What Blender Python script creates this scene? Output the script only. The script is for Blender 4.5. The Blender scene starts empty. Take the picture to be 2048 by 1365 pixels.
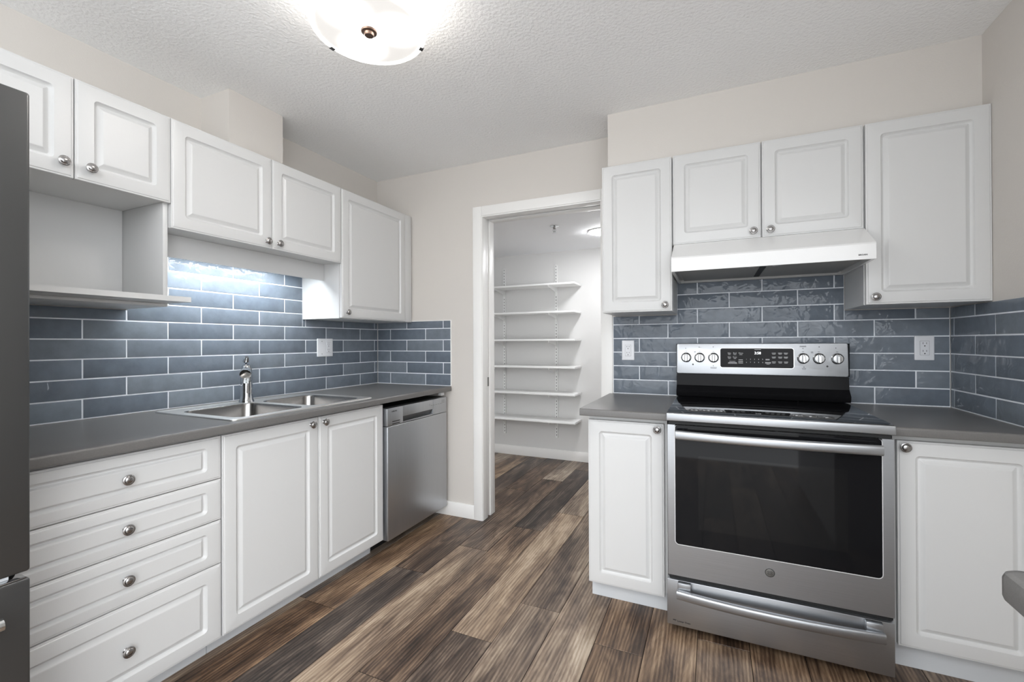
import bpy, bmesh, math, random
from mathutils import Vector, Matrix
random.seed(7)
S = bpy.context.scene
COL = S.collection

# ------------------------------------------------------------------ camera
def setup_camera():
    f, ro, t, p = 890.289, math.radians(-.251), math.radians(24.305), math.radians(.171)
    F = Vector((-math.sin(t)*math.cos(p), math.cos(t)*math.cos(p), math.sin(p)))
    R0 = Vector((math.cos(t), math.sin(t), 0))
    U0 = Vector((math.sin(t)*math.sin(p), -math.cos(t)*math.sin(p), math.cos(p)))
    c, q = math.cos(ro), math.sin(ro)
    X = c*R0 + q*U0; U = -q*R0 + c*U0
    cam = bpy.data.cameras.new('camera'); ob = bpy.data.objects.new('camera', cam); COL.objects.link(ob)
    cam.sensor_fit = 'HORIZONTAL'; cam.sensor_width = 36.0; cam.lens = f/2048*36
    cam.clip_start = .02; cam.clip_end = 60
    m = Matrix((( X.x, U.x, -F.x, 2.3584), (X.y, U.y, -F.y, 0.0), (X.z, U.z, -F.z, 1.2228), (0, 0, 0, 1)))
    ob.matrix_world = m
    S.camera = ob
setup_camera()

# ------------------------------------------------------------------ world, exposure, lights
W = bpy.data.worlds.new('world'); S.world = W; W.use_nodes = True
def setup_world():           # added ambient fill through the open sides, made stronger from +x and above
    nt = W.node_tree; bg = nt.nodes['Background']
    bg.inputs[0].default_value = (.94, .97, 1.0, 1)
    tc = nt.nodes.new('ShaderNodeTexCoord'); sp = nt.nodes.new('ShaderNodeSeparateXYZ'); mr = nt.nodes.new('ShaderNodeMapRange')
    nt.links.new(tc.outputs['Generated'], sp.inputs[0]); nt.links.new(sp.outputs[0], mr.inputs[0])
    mr.inputs[1].default_value = -.3; mr.inputs[2].default_value = 1.0; mr.inputs[3].default_value = WORLD_LO; mr.inputs[4].default_value = WORLD_HI
    mz = nt.nodes.new('ShaderNodeMapRange'); nt.links.new(sp.outputs[2], mz.inputs[0])
    mz.inputs[1].default_value = .06; mz.inputs[2].default_value = .46; mz.inputs[3].default_value = .80; mz.inputs[4].default_value = 1.5
    mu = nt.nodes.new('ShaderNodeMath'); mu.operation = 'MULTIPLY'
    nt.links.new(mr.outputs[0], mu.inputs[0]); nt.links.new(mz.outputs[0], mu.inputs[1]); nt.links.new(mu.outputs[0], bg.inputs[1])
WORLD_LO, WORLD_HI = 1.85, 3.4
setup_world()
S.view_settings.view_transform = 'Standard'; S.view_settings.look = 'None'
S.view_settings.exposure = 0.75; S.view_settings.gamma = 1.0; S.view_settings.use_curve_mapping = False
LAMP_E, LAMP_SIDE_E, PANTRY_E, UNDER_E = 58.0, 2.5, 72.0, 32.0

def area_light(name, loc, rot, sx, sy, watts, col=(1, 1, 1)):
    l = bpy.data.lights.new(name, 'AREA'); l.shape = 'RECTANGLE'; l.size = sx; l.size_y = sy
    l.energy = watts; l.color = col
    o = bpy.data.objects.new(name, l); COL.objects.link(o); o.location = loc; o.rotation_euler = rot
    return o
# ceiling fixture of the open dining area behind the camera


# ------------------------------------------------------------------ materials
def newmat(name):
    m = bpy.data.materials.new(name); m.use_nodes = True
    nt = m.node_tree; b = nt.nodes['Principled BSDF']
    return m, nt, b
def nd(nt, typ, **kw):
    n = nt.nodes.new(typ)
    for k, v in kw.items():
        if k[0] == 'i' and k[1:].isdigit(): n.inputs[int(k[1:])].default_value = v
        else: setattr(n, k, v)
    return n
def srgb(r, g, b):
    f = lambda c: (c/255/12.92) if c/255 <= .04045 else ((c/255+.055)/1.055)**2.4
    return (f(r), f(g), f(b), 1)
def simple(name, col, rough=.5, metal=0.0, bump=0.0, bscale=200., coat=0.0, var=0.0, vscale=6.):
    m, nt, b = newmat(name)
    b.inputs['Base Color'].default_value = col; b.inputs['Roughness'].default_value = rough
    b.inputs['Metallic'].default_value = metal
    if coat: b.inputs['Coat Weight'].default_value = coat; b.inputs['Coat Roughness'].default_value = .08
    tc = nd(nt, 'ShaderNodeTexCoord')
    if var:
        n = nd(nt, 'ShaderNodeTexNoise'); n.inputs['Scale'].default_value = vscale; n.inputs['Detail'].default_value = 4
        nt.links.new(tc.outputs['Object'], n.inputs['Vector'])
        mx = nd(nt, 'ShaderNodeMix', data_type='RGBA')
        mx.inputs[6].default_value = [c*(1-var) for c in col[:3]]+[1]; mx.inputs[7].default_value = [min(1, c*(1+var)) for c in col[:3]]+[1]
        nt.links.new(n.outputs[0], mx.inputs[0]); nt.links.new(mx.outputs[2], b.inputs['Base Color'])
    if bump:
        n = nd(nt, 'ShaderNodeTexNoise'); n.inputs['Scale'].default_value = bscale; n.inputs['Detail'].default_value = 3
        nt.links.new(tc.outputs['Object'], n.inputs['Vector'])
        bp = nd(nt, 'ShaderNodeBump'); bp.inputs['Strength'].default_value = bump; bp.inputs['Distance'].default_value = .004
        nt.links.new(n.outputs[0], bp.inputs['Height']); nt.links.new(bp.outputs[0], b.inputs['Normal'])
    return m
def emissive(name, col, e):
    m, nt, b = newmat(name)
    b.inputs['Base Color'].default_value = col; b.inputs['Emission Color'].default_value = col
    b.inputs['Emission Strength'].default_value = e; b.inputs['Roughness'].default_value = .3
    return m

M = {}
M['wall'] = simple('wall_paint', (.655, .62, .58, 1), .6, bump=.12, bscale=160)
M['pantry_wall'] = simple('pantry_paint', (.70, .695, .685, 1), .6, bump=.1, bscale=160)
M['ceiling'] = simple('ceiling_texture', (.92, .92, .915, 1), .85, bump=1.0, bscale=75)
M['pantry_ceiling'] = simple('pantry_ceiling_paint', (.88, .885, .90, 1), .8, bump=.2, bscale=120)
M['cab'] = simple('white_thermofoil', (.655, .655, .65, 1), .32, bump=.03, bscale=500)
M['trimw'] = simple('white_trim_paint', (.86, .85, .83, 1), .35)
M['toe'] = simple('toe_kick_laminate', (.62, .64, .66, 1), .4, bump=.05, bscale=300)
M['shelfw'] = simple('white_melamine', (.84, .84, .83, 1), .35)
M['white_enamel'] = simple('white_enamel', (.80, .80, .795, 1), .22, coat=.4)
M['counter'] = simple('charcoal_laminate', (.148, .143, .138, 1), .30, bump=.06, bscale=700, var=.16, vscale=260)
M['grout'] = simple('white_grout', (.80, .83, .88, 1), .8, bump=.3, bscale=400)
M['plastic_white'] = simple('white_plastic', (.76, .77, .80, 1), .3)
M['black'] = simple('black_enamel', (.008, .008, .009, 1), .22)
M['blackgap'] = simple('black_plastic', (.004, .004, .004, 1), .6)
M['glassblack'] = simple('black_ceramic_glass', (.006, .006, .007, 1), .05, coat=.5)
M['ovenglass'] = simple('dark_oven_glass', (.008, .008, .009, 1), .035)
M['ovenglass'].node_tree.nodes['Principled BSDF'].inputs['Specular IOR Level'].default_value = .16
M['black'].node_tree.nodes['Principled BSDF'].inputs['Specular IOR Level'].default_value = .1
M['ovenpane'] = simple('dark_oven_pane', (.010, .010, .0105, 1), .035)
M['darkslot'] = simple('dark_slot', (.01, .01, .01, 1), .7)
M['chrome'] = simple('chrome', (.66, .67, .68, 1), .07, metal=1)
M['brightedge'] = simple('bright_metal_edge', (.85, .85, .86, 1), .35, metal=.3)
M['knobsteel'] = simple('turned_steel', (.42, .42, .42, 1), .17, metal=1)
M['nickel'] = simple('brushed_nickel', (.38, .37, .365, 1), .27, metal=1, bump=.05, bscale=900)
M['latch'] = simple('dark_latch_metal', (.20, .20, .19, 1), .4, metal=.8)
M['bronze'] = simple('oiled_bronze', (.12, .075, .055, 1), .4, metal=.6)
M['clip'] = simple('dark_clip', (.06, .06, .06, 1), .35, metal=.6)
M['ovenpane'].node_tree.nodes['Principled BSDF'].inputs['Specular IOR Level'].default_value = .2
M['screen_black'] = simple('display_black', (.009, .009, .010, 1), .12)
M['screen_black'].node_tree.nodes['Principled BSDF'].inputs['Specular IOR Level'].default_value = .12
M['print'] = simple('pale_print', (.62, .62, .63, 1), .5)
M['print_dark'] = simple('dark_print', (.03, .03, .03, 1), .5)
M['print_blur'] = simple('grey_print', (.22, .22, .22, 1), .5)
M['digits'] = emissive('clock_digits', (.92, .95, 1, 1), .9)
def diffuser_material():      # frosted glass lit by three bulbs behind it
    m, nt, b = newmat('lit_glass_diffuser')
    L = nt.links.new
    b.inputs['Base Color'].default_value = (.30, .29, .28, 1); b.inputs['Emission Color'].default_value = (1, .965, .92, 1)
    tc = nd(nt, 'ShaderNodeTexCoord'); total = None
    for k in range(3):
        a = math.radians(BULB_A+120*k)
        ds = nd(nt, 'ShaderNodeVectorMath', operation='DISTANCE'); ds.inputs[1].default_value = (.098*math.cos(a), .098*math.sin(a), -.1346)
        L(tc.outputs['Object'], ds.inputs[0])
        sq = nd(nt, 'ShaderNodeMath', operation='POWER'); L(ds.outputs['Value'], sq.inputs[0]); sq.inputs[1].default_value = 2
        ml = nd(nt, 'ShaderNodeMath', operation='MULTIPLY'); L(sq.outputs[0], ml.inputs[0]); ml.inputs[1].default_value = -1/(.036**2)
        ex = nd(nt, 'ShaderNodeMath', operation='EXPONENT'); L(ml.outputs[0], ex.inputs[0])
        if total is None: total = ex.outputs[0]
        else:
            ad = nd(nt, 'ShaderNodeMath', operation='ADD'); L(total, ad.inputs[0]); L(ex.outputs[0], ad.inputs[1]); total = ad.outputs[0]
    mr = nd(nt, 'ShaderNodeMath', operation='MULTIPLY_ADD'); L(total, mr.inputs[0]); mr.inputs[1].default_value = LAMP_E; mr.inputs[2].default_value = .44
    L(mr.outputs[0], b.inputs['Emission Strength'])
    return m
BULB_A = 25
M['lampdisc'] = diffuser_material()
M['lampside'] = emissive('lit_glass_drum', (1, .96, .91, 1), LAMP_SIDE_E)
M['pantrylamp'] = emissive('lit_pantry_diffuser', (.97, .98, 1, 1), PANTRY_E)
M['underlamp'] = emissive('lit_tube', (.90, .96, 1, 1), UNDER_E)
M['rimglass'] = simple('clear_rim_glass', (.85, .86, .85, 1), .1)
M['filter'] = simple('hood_filter_mesh', (.33, .33, .32, 1), .5, metal=.2, bump=.6, bscale=420)
M['hoodunder'] = simple('hood_underside', (.42, .42, .41, 1), .45)
M['fridge'] = simple('dark_stainless', (.115, .115, .115, 1), .36, metal=.85, bump=.05, bscale=600)
M['fridge_side'] = simple('fridge_grey_side', (.10, .10, .10, 1), .5)

def steel(name, col, rough, axis):
    m, nt, b = newmat(name)
    b.inputs['Metallic'].default_value = .95
    tc = nd(nt, 'ShaderNodeTexCoord'); mp = nd(nt, 'ShaderNodeMapping')
    mp.inputs['Scale'].default_value = axis
    n = nd(nt, 'ShaderNodeTexNoise'); n.inputs['Scale'].default_value = 1; n.inputs['Detail'].default_value = 4
    nt.links.new(tc.outputs['Object'], mp.inputs[0]); nt.links.new(mp.outputs[0], n.inputs['Vector'])
    r = nd(nt, 'ShaderNodeMapRange', i3=rough-.08, i4=rough+.10); nt.links.new(n.outputs[0], r.inputs[0]); nt.links.new(r.outputs[0], b.inputs['Roughness'])
    mx = nd(nt, 'ShaderNodeMix', data_type='RGBA'); mx.inputs[6].default_value = [c*.86 for c in col[:3]]+[1]; mx.inputs[7].default_value = [c*1.1 for c in col[:3]]+[1]
    nt.links.new(n.outputs[0], mx.inputs[0]); nt.links.new(mx.outputs[2], b.inputs['Base Color'])
    bp = nd(nt, 'ShaderNodeBump'); bp.inputs['Strength'].default_value = .05; bp.inputs['Distance'].default_value = .002
    nt.links.new(n.outputs[0], bp.inputs['Height']); nt.links.new(bp.outputs[0], b.inputs['Normal'])
    b.inputs['Anisotropic'].default_value = .5
    return m
M['steel'] = steel('brushed_stainless', (.45, .465, .485), .34, (3, 3, 420))
M['steel_v'] = steel('vertical_brushed_stainless', (.50, .515, .535), .34, (420, 420, 3))
M['sinkrim'] = simple('lit_sink_rim_steel', (.70, .69, .675, 1), .42, metal=1)  # lighter than the bowl steel: light on the rim put into its colour
M['sinksteel'] = simple('shaded_sink_bowl_steel', (.33, .32, .31, 1), .25, metal=1)  # same sink steel, darkened in colour for the shade inside the bowls

def tile_material():
    m, nt, b = newmat('slate_blue_glazed_tile')
    geo = nd(nt, 'ShaderNodeNewGeometry'); tc = nd(nt, 'ShaderNodeTexCoord')
    rmp = nd(nt, 'ShaderNodeValToRGB'); e = rmp.color_ramp.elements
    e[0].position = 0; e[0].color = (.130, .155, .188, 1); e[1].position = 1; e[1].color = (.185, .212, .245, 1)
    nt.links.new(geo.outputs['Random Per Island'], rmp.inputs[0])
    n = nd(nt, 'ShaderNodeTexNoise'); n.inputs['Scale'].default_value = 16; n.inputs['Detail'].default_value = 5; n.inputs['Roughness'].default_value = .6
    nt.links.new(tc.outputs['Object'], n.inputs['Vector'])
    mr = nd(nt, 'ShaderNodeMapRange', i1=.3, i2=.7, i3=.90, i4=1.14); nt.links.new(n.outputs[0], mr.inputs[0])
    mx = nd(nt, 'ShaderNodeMix', data_type='RGBA', blend_type='MULTIPLY'); mx.inputs[0].default_value = 1
    nt.links.new(rmp.outputs[0], mx.inputs[6]); nt.links.new(mr.outputs[0], mx.inputs[7]); nt.links.new(mx.outputs[2], b.inputs['Base Color'])
    n2 = nd(nt, 'ShaderNodeTexNoise'); n2.inputs['Scale'].default_value = 17; n2.inputs['Detail'].default_value = 2; n2.inputs['Distortion'].default_value = .6
    nt.links.new(tc.outputs['Object'], n2.inputs['Vector'])
    bp = nd(nt, 'ShaderNodeBump'); bp.inputs['Strength'].default_value = .9; bp.inputs['Distance'].default_value = .009
    nt.links.new(n2.outputs[0], bp.inputs['Height']); nt.links.new(bp.outputs[0], b.inputs['Coat Normal'])
    b.inputs['Roughness'].default_value = .5; b.inputs['Specular IOR Level'].default_value = .05
    b.inputs['Coat Weight'].default_value = .62; b.inputs['Coat Roughness'].default_value = .035
    return m
M['tile'] = tile_material()

def floor_material():
    m, nt, b = newmat('weathered_oak_plank')
    L = nt.links.new
    at = nd(nt, 'ShaderNodeAttribute', attribute_name='plank'); sep = nd(nt, 'ShaderNodeSeparateColor'); L(at.outputs['Color'], sep.inputs[0])
    tc = nd(nt, 'ShaderNodeTexCoord')
    off = nd(nt, 'ShaderNodeVectorMath', operation='SCALE'); off.inputs[0].default_value = (37.3, 91.7, 13.1); L(sep.outputs[2], off.inputs['Scale'])
    add = nd(nt, 'ShaderNodeVectorMath', operation='ADD'); L(tc.outputs['Object'], add.inputs[0]); L(off.outputs[0], add.inputs[1])
    def noise(scale, det, rough=.6, dist=0.0, src=None):
        mp = nd(nt, 'ShaderNodeMapping'); mp.inputs['Scale'].default_value = scale; L((src or add).outputs[0], mp.inputs[0])
        n = nd(nt, 'ShaderNodeTexNoise'); n.inputs['Scale'].default_value = 1; n.inputs['Detail'].default_value = det
        n.inputs['Roughness'].default_value = rough; n.inputs['Distortion'].default_value = dist
        L(mp.outputs[0], n.inputs['Vector']); return n
    big = noise((7, 1.0, 1), 4, .6, 1.0)
    streak = noise((26, 1.5, 1), 7, .72, .8)
    fine = noise((170, 9, 1), 5, .7, 1.2)
    blot = noise((13, 3.2, 1), 4, .62, 1.4)
    pore = noise((330, 14, 1), 3, .8)
    # cathedral rings
    wmp = nd(nt, 'ShaderNodeMapping'); wmp.inputs['Scale'].default_value = (16, 1.1, 1); L(add.outputs[0], wmp.inputs[0])
    wav = nd(nt, 'ShaderNodeTexWave', wave_type='BANDS', bands_direction='X'); wav.inputs['Scale'].default_value = 1.3
    wav.inputs['Distortion'].default_value = 11; wav.inputs['Detail'].default_value = 3; wav.inputs['Detail Scale'].default_value = .7
    L(wmp.outputs[0], wav.inputs['Vector'])
    def mth(op, a, bb):
        n = nd(nt, 'ShaderNodeMath', operation=op)
        for i, v in enumerate((a, bb)):
            if isinstance(v, (int, float)): n.inputs[i].default_value = v
            else: L(v, n.inputs[i])
        return n.outputs[0]
    def cen(o, k): return mth('MULTIPLY', mth('SUBTRACT', o, .5), k)
    v = mth('ADD', sep.outputs[0], cen(big.outputs[0], 1.25))
    v = mth('ADD', v, cen(streak.outputs[0], .72))
    v = mth('ADD', v, cen(blot.outputs[0], .85))
    v = mth('ADD', v, cen(fine.outputs[0], .34))
    v = mth('ADD', v, cen(wav.outputs[0], .20))
    rmp = nd(nt, 'ShaderNodeValToRGB'); cr = rmp.color_ramp
    cr.elements[0].position = 0; cr.elements[0].color = (.022, .015, .011, 1)
    cr.elements[1].position = 1; cr.elements[1].color = (.52, .45, .36, 1)
    for pos, c in ((.25, (.070, .047, .034, 1)), (.45, (.150, .107, .077, 1)), (.65, (.27, .205, .148, 1)), (.82, (.39, .315, .235, 1))):
        e = cr.elements.new(pos); e.color = c
    L(v, rmp.inputs[0])
    # warmth: grey wash <-> orange brown
    hue = nd(nt, 'ShaderNodeMix', data_type='RGBA'); hue.inputs[6].default_value = (.88, .98, 1.12, 1); hue.inputs[7].default_value = (1.16, .97, .78, 1)
    wv = mth('ADD', sep.outputs[1], cen(big.outputs[0], .5)); L(wv, hue.inputs[0])
    mul = nd(nt, 'ShaderNodeMix', data_type='RGBA', blend_type='MULTIPLY'); mul.inputs[0].default_value = 1
    L(rmp.outputs[0], mul.inputs[6]); L(hue.outputs[2], mul.inputs[7])
    pr = nd(nt, 'ShaderNodeMapRange', i1=.35, i2=.55, i3=.62, i4=1.06); L(pore.outputs[0], pr.inputs[0])
    m2 = nd(nt, 'ShaderNodeMix', data_type='RGBA', blend_type='MULTIPLY'); m2.inputs[0].default_value = .4
    L(mul.outputs[2], m2.inputs[6]); L(pr.outputs[0], m2.inputs[7]); L(m2.outputs[2], b.inputs['Base Color'])
    b.inputs['Roughness'].default_value = .42
    bp = nd(nt, 'ShaderNodeBump'); bp.inputs['Strength'].default_value = .25; bp.inputs['Distance'].default_value = .002
    L(fine.outputs[0], bp.inputs['Height']); L(bp.outputs[0], b.inputs['Normal'])
    return m
M['floor'] = floor_material()

# ------------------------------------------------------------------ mesh helpers
class MB:
    def __init__(s): s.v = []; s.f = []
    def add(s, vs, fs):
        o = len(s.v); s.v += [tuple(v) for v in vs]; s.f += [tuple(i+o for i in f) for f in fs]; return s
    def box(s, x0, x1, y0, y1, z0, z1, bev=0.0, seg=2):
        bm = bmesh.new(); bmesh.ops.create_cube(bm, size=1)
        for v in bm.verts: v.co = Vector(((x0+x1)/2+v.co.x*(x1-x0), (y0+y1)/2+v.co.y*(y1-y0), (z0+z1)/2+v.co.z*(z1-z0)))
        if bev: bmesh.ops.bevel(bm, geom=bm.edges[:], offset=bev, segments=seg, affect='EDGES', profile=.5)
        bm.verts.index_update()
        s.add([v.co[:] for v in bm.verts], [[v.index for v in f.verts] for f in bm.faces]); bm.free(); return s
    def loft(s, loops, cap0=True, cap1=True, closed=True):
        n = len(loops[0]); vs = [p for lp in loops for p in lp]; fs = []
        for i in range(len(loops)-1):
            for j in range(n if closed else n-1):
                k = (j+1) % n; fs.append((i*n+j, i*n+k, (i+1)*n+k, (i+1)*n+j))
        if cap0: fs.append(tuple(range(n-1, -1, -1)))
        if cap1: fs.append(tuple((len(loops)-1)*n+j for j in range(n)))
        return s.add(vs, fs)
    def lathe(s, prof, origin=(0, 0, 0), ax=(0, 0, 1), n=28, cap0=True, cap1=True):
        ax = Vector(ax).normalized(); a = ax.orthogonal().normalized(); b = ax.cross(a); o = Vector(origin)
        loops = [[o+ax*h+(a*math.cos(2*math.pi*k/n)+b*math.sin(2*math.pi*k/n))*max(r, 1e-5) for k in range(n)] for r, h in prof]
        return s.loft(loops, cap0, cap1)
    def tube(s, path, rad, n=14, sx=1.0, up=(0, 0, 1)):
        path = [Vector(p) for p in path]; loops = []
        for i, p in enumerate(path):
            d = (path[min(i+1, len(path)-1)]-path[max(i-1, 0)]).normalized()
            a = d.cross(Vector(up)); a = a.normalized() if a.length > 1e-4 else d.orthogonal().normalized(); b = a.cross(d)
            r = rad[i] if isinstance(rad, (list, tuple)) else rad
            loops.append([p+a*math.cos(2*math.pi*k/n)*r*sx+b*math.sin(2*math.pi*k/n)*r for k in range(n)])
        return s.loft(loops)
    def prism(s, pts, fn, d0, d1):           # pts 2-D outline; fn(a,b,d) -> point
        return s.loft([[fn(a, b, d0) for a, b in pts], [fn(a, b, d1) for a, b in pts]])
    def mesh(s, name, off=(0, 0, 0), sharp=32):
        me = bpy.data.meshes.new(name)
        me.from_pydata([(v[0]-off[0], v[1]-off[1], v[2]-off[2]) for v in s.v], [], s.f)
        bm = bmesh.new(); bm.from_mesh(me)
        bmesh.ops.recalc_face_normals(bm, faces=bm.faces[:]); bm.to_mesh(me); bm.free()
        for p in me.polygons: p.use_smooth = True
        me.set_sharp_from_angle(angle=math.radians(sharp)); return me
def wloc(o):
    v = Vector((0, 0, 0))
    while o is not None: v += o.location; o = o.parent
    return v
def part(name, mb, mat, parent=None, label=None, sharp=32):
    off = wloc(parent) if parent else (0, 0, 0)
    ob = bpy.data.objects.new(name, mb.mesh(name, off, sharp)); COL.objects.link(ob)
    ob.data.materials.append(M[mat] if isinstance(mat, str) else mat)
    if parent: ob.parent = parent
    if label: ob['label'] = label
    return ob
def thing(name, label, cat, loc, group=None):
    o = bpy.data.objects.new(name, None); COL.objects.link(o); o.location = loc; o.empty_display_size = .1
    o['label'] = label; o['category'] = cat
    if group: o['group'] = group
    return o
def solo(name, mb, mat, label, cat, group=None, sharp=32):
    o = part(name, mb, mat, None, None, sharp); o['label'] = label; o['category'] = cat
    if group: o['group'] = group
    return o
def struct(name, mb, mat, parent=None, sharp=32):
    o = part(name, mb, mat, parent, None, sharp)
    if not parent: o['kind'] = 'structure'
    return o
def rrect(x0, x1, z0, z1, r, n=6):
    r = max(min(r, (x1-x0)/2-1e-4, (z1-z0)/2-1e-4), 1e-5); pts = []
    for cx, cz, a0 in ((x1-r, z1-r, 0), (x0+r, z1-r, 90), (x0+r, z0+r, 180), (x1-r, z0+r, 270)):
        for k in range(n+1):
            a = math.radians(a0+90*k/n); pts.append((cx+r*math.cos(a), cz+r*math.sin(a)))
    return pts
FX = lambda X0: (lambda a, b, d: (X0+d, a, b))       # faces +x, a = y
FY = lambda Y0: (lambda a, b, d: (a, Y0-d, b))       # faces -y, a = x
def text_mesh(body, size, fn, a, b, d=.0006, align='LEFT', bold=0.0, sx=1.0):
    cu = bpy.data.curves.new('txt', 'FONT'); cu.body = body; cu.size = size; cu.extrude = 0; cu.align_x = align; cu.offset = bold
    cu.resolution_u = 3
    ob = bpy.data.objects.new('txt', cu); COL.objects.link(ob)
    dg = bpy.context.evaluated_depsgraph_get(); me = bpy.data.meshes.new_from_object(ob.evaluated_get(dg))
    vs = [(v.co.x*sx, v.co.y) for v in me.vertices]; fs = [tuple(p.vertices) for p in me.polygons]
    bpy.data.objects.remove(ob); bpy.data.curves.remove(cu); bpy.data.meshes.remove(me)
    mb = MB(); mb.add([fn(a+x, b+y, d) for x, y in vs], fs); return mb

# raised-panel front: frame, coved groove with rounded corners, raised field
def panel_front(fn, a0, a1, b0, b1, t=.021, fa=.052, fb=.052, sl=.028):
    ka = fa/.052; kb = fb/.052
    prof = [(0, -t, .002), (0, -.005, .002), (.0012, -.0032, .002), (.006, -.0026, .002), (.0078, -.0004, .002), (.0095, 0, .002)]
    loops = []
    for i, d, r in prof: loops.append([fn(a, b, d) for a, b in rrect(a0+i, a1-i, b0+i, b1-i, r)])
    for i, d, r in [(0, 0, .014), (.0022, -.0040, .013), (.0060, -.0092, .011), (.0105, -.0112, .007), (.0140, -.0104, .003),
                    (sl-.003, -.0016, .0012), (sl-.0005, -.0004, .0008), (sl+.0015, -.0004, .0008)]:
        loops.append([fn(a, b, d) for a, b in rrect(a0+fa+i, a1-fa-i, b0+fb+i*kb**.3, b1-fb-i*kb**.3, r)])
    return MB().loft(loops)
KNOB = [(.0085, 0), (.0085, .0015), (.006, .004), (.0055, .012), (.0085, .0155), (.0150, .0175), (.0170, .0195), (.0168, .0215),
        (.0135, .0232), (.0125, .0232), (.0118, .0242), (.0090, .0262), (.005, .0275), (.0001, .0280)]
_km = {}
def knob(parent, fn, a, b):
    key = 'x' if fn(0, 0, 1)[0]-fn(0, 0, 0)[0] > .5 else 'y'
    if key not in _km:
        _km[key] = MB().lathe(KNOB, ax=(1, 0, 0) if key == 'x' else (0, -1, 0), n=26).mesh('knob', sharp=25)
        _km[key].materials.append(M['nickel'])
    o = bpy.data.objects.new('knob', _km[key]); COL.objects.link(o); o.parent = parent
    o.location = Vector(fn(a, b, 0))-wloc(parent); return o

# ------------------------------------------------------------------ room shell
H, YD, XR = 2.4666, 2.703, 3.361
SY0, SY1 = 2.765, 2.805          # pocket-door slot inside the back wall
YB = 2.862; PY = 4.438; PH = 2.168
OX0, OX1, OZ = .917, 1.740, 2.090

def build_floor():
    base = .766; pw = .191; PL = 1.426
    joints = {-1: 1.531, 0: 1.960, 1: 2.318, 2: 1.278, 3: 1.618, 4: 1.922, 5: 2.56, 6: 1.785, 7: 2.42, 8: 1.983, 9: 2.62, 10: 1.60}
    tones = {(-1, 0): (.30, .95), (-1, 1): (.52, .85), (0, 0): (.24, .10), (0, 1): (.36, .55), (1, 0): (.60, .55), (1, 1): (.40, .50),
             (2, 0): (.46, .60), (2, 1): (.38, .62), (2, 2): (.30, .15), (3, 0): (.45, .35), (3, 1): (.68, .60), (3, 2): (.60, .35),
             (4, 0): (.55, .40), (4, 1): (.46, .40), (5, 0): (.56, .45), (5, -1): (.55, .4), (6, 0): (.44, .75), (6, 1): (.38, .80),
             (7, 0): (.54, .75), (8, 0): (.52, .65), (8, 1): (.32, .80), (9, 0): (.46, .80), (10, 0): (.40, .80), (10, 1): (.36, .8), (11, 0): (.34, .85)}
    mb = MB(); info = []
    g = .0011
    for k in range(-8, 19):
        x0 = base+k*pw; x1 = x0+pw
        j0 = joints.get(k, 1.2+1.426*((k*.381) % 1))
        i = -5
        while j0+(i-1)*PL < 4.6:
            y0 = max(j0+(i-1)*PL, -1.1); y1 = min(j0+i*PL, 4.6)
            if y1 > y0+.02:
                t = tones.get((k, i), None)
                rr = random.Random(k*101+i*7)
                if t is None: t = (rr.uniform(.28, .62), rr.uniform(.15, .8))
                o = len(mb.v)
                b = .0016
                X0, X1, Y0, Y1 = x0+g, x1-g, y0+g, y1-g
                mb.v += [(X0, Y0, -.0016), (X1, Y0, -.0016), (X1, Y1, -.0016), (X0, Y1, -.0016),
                         (X0+b, Y0+b, 0), (X1-b, Y0+b, 0), (X1-b, Y1-b, 0), (X0+b, Y1-b, 0)]
                fs = [(4, 5, 6, 7), (0, 1, 5, 4), (1, 2, 6, 5), (2, 3, 7, 6), (3, 0, 4, 7)]
                mb.f += [tuple(q+o for q in f) for f in fs]
                info += [(t[0], t[1], rr.random())]*8
            i += 1
    me = bpy.data.meshes.new('floor'); me.from_pydata(mb.v, [], mb.f)
    ca = me.color_attributes.new('plank', 'FLOAT_COLOR', 'POINT')
    for q, c in enumerate(info): ca.data[q].color = (c[0], c[1], c[2], 1)
    me.materials.append(M['floor'])
    o = bpy.data.objects.new('floor', me); COL.objects.link(o); o['kind'] = 'structure'
    sub = MB().box(-.76, 4.39, -1.1, 4.6, -.12, -.0030)
    struct('subfloor', sub, 'blackgap', o)
build_floor()

struct('ceiling', MB().box(-.1, 4.39, -.35, YB, H, H+.1), 'ceiling')
struct('wall_left', MB().box(-.1, 0, -1.1, YD, 0, H), 'wall')
mb = MB()
mb.box(-.1, OX0-.012, YD, SY0, 0, H); mb.box(-.1, OX0-.012, SY1, YB, 0, H)
mb.box(OX0-.012, OX1+.012, YD, SY0, OZ+.012, H); mb.box(OX0-.012, OX1+.012, SY1, YB, OZ+.012, H)
mb.box(OX1+.012, XR+.1, YD, YB, 0, H)
struct('wall_back', mb, 'wall')
struct('wall_right', MB().box(XR, XR+.1, .35, YD, 0, H), 'wall')
struct('wall_chase', MB().box(.0, .217, 1.407, 1.704, 2.1555, H), 'wall')
struct('wall_bulkhead', MB().box(1.8388, XR, 2.4355, YD, 2.1565, H), 'wall')
# pantry
struct('wall_pantry_back', MB().box(-.65, 2.15, PY, PY+.1, 0, 2.4), 'pantry_wall')
struct('wall_pantry_left', MB().box(-.65, -.55, YB, PY, 0, 2.4), 'pantry_wall')
struct('wall_pantry_right', MB().box(2.05, 2.15, YB, PY, 0, 2.4), 'pantry_wall')
struct('ceiling_pantry', MB().box(-.55, 2.05, YB, PY, PH, PH+.08), 'pantry_ceiling')
struct('baseboard_pantry', MB().box(-.54, 2.04, PY-.013, PY-.0005, 0, .098, .002), 'trimw')
struct('baseboard_back', MB().box(.03, .850, YD-.013, YD-.0005, 0, .098, .002), 'trimw')

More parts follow.
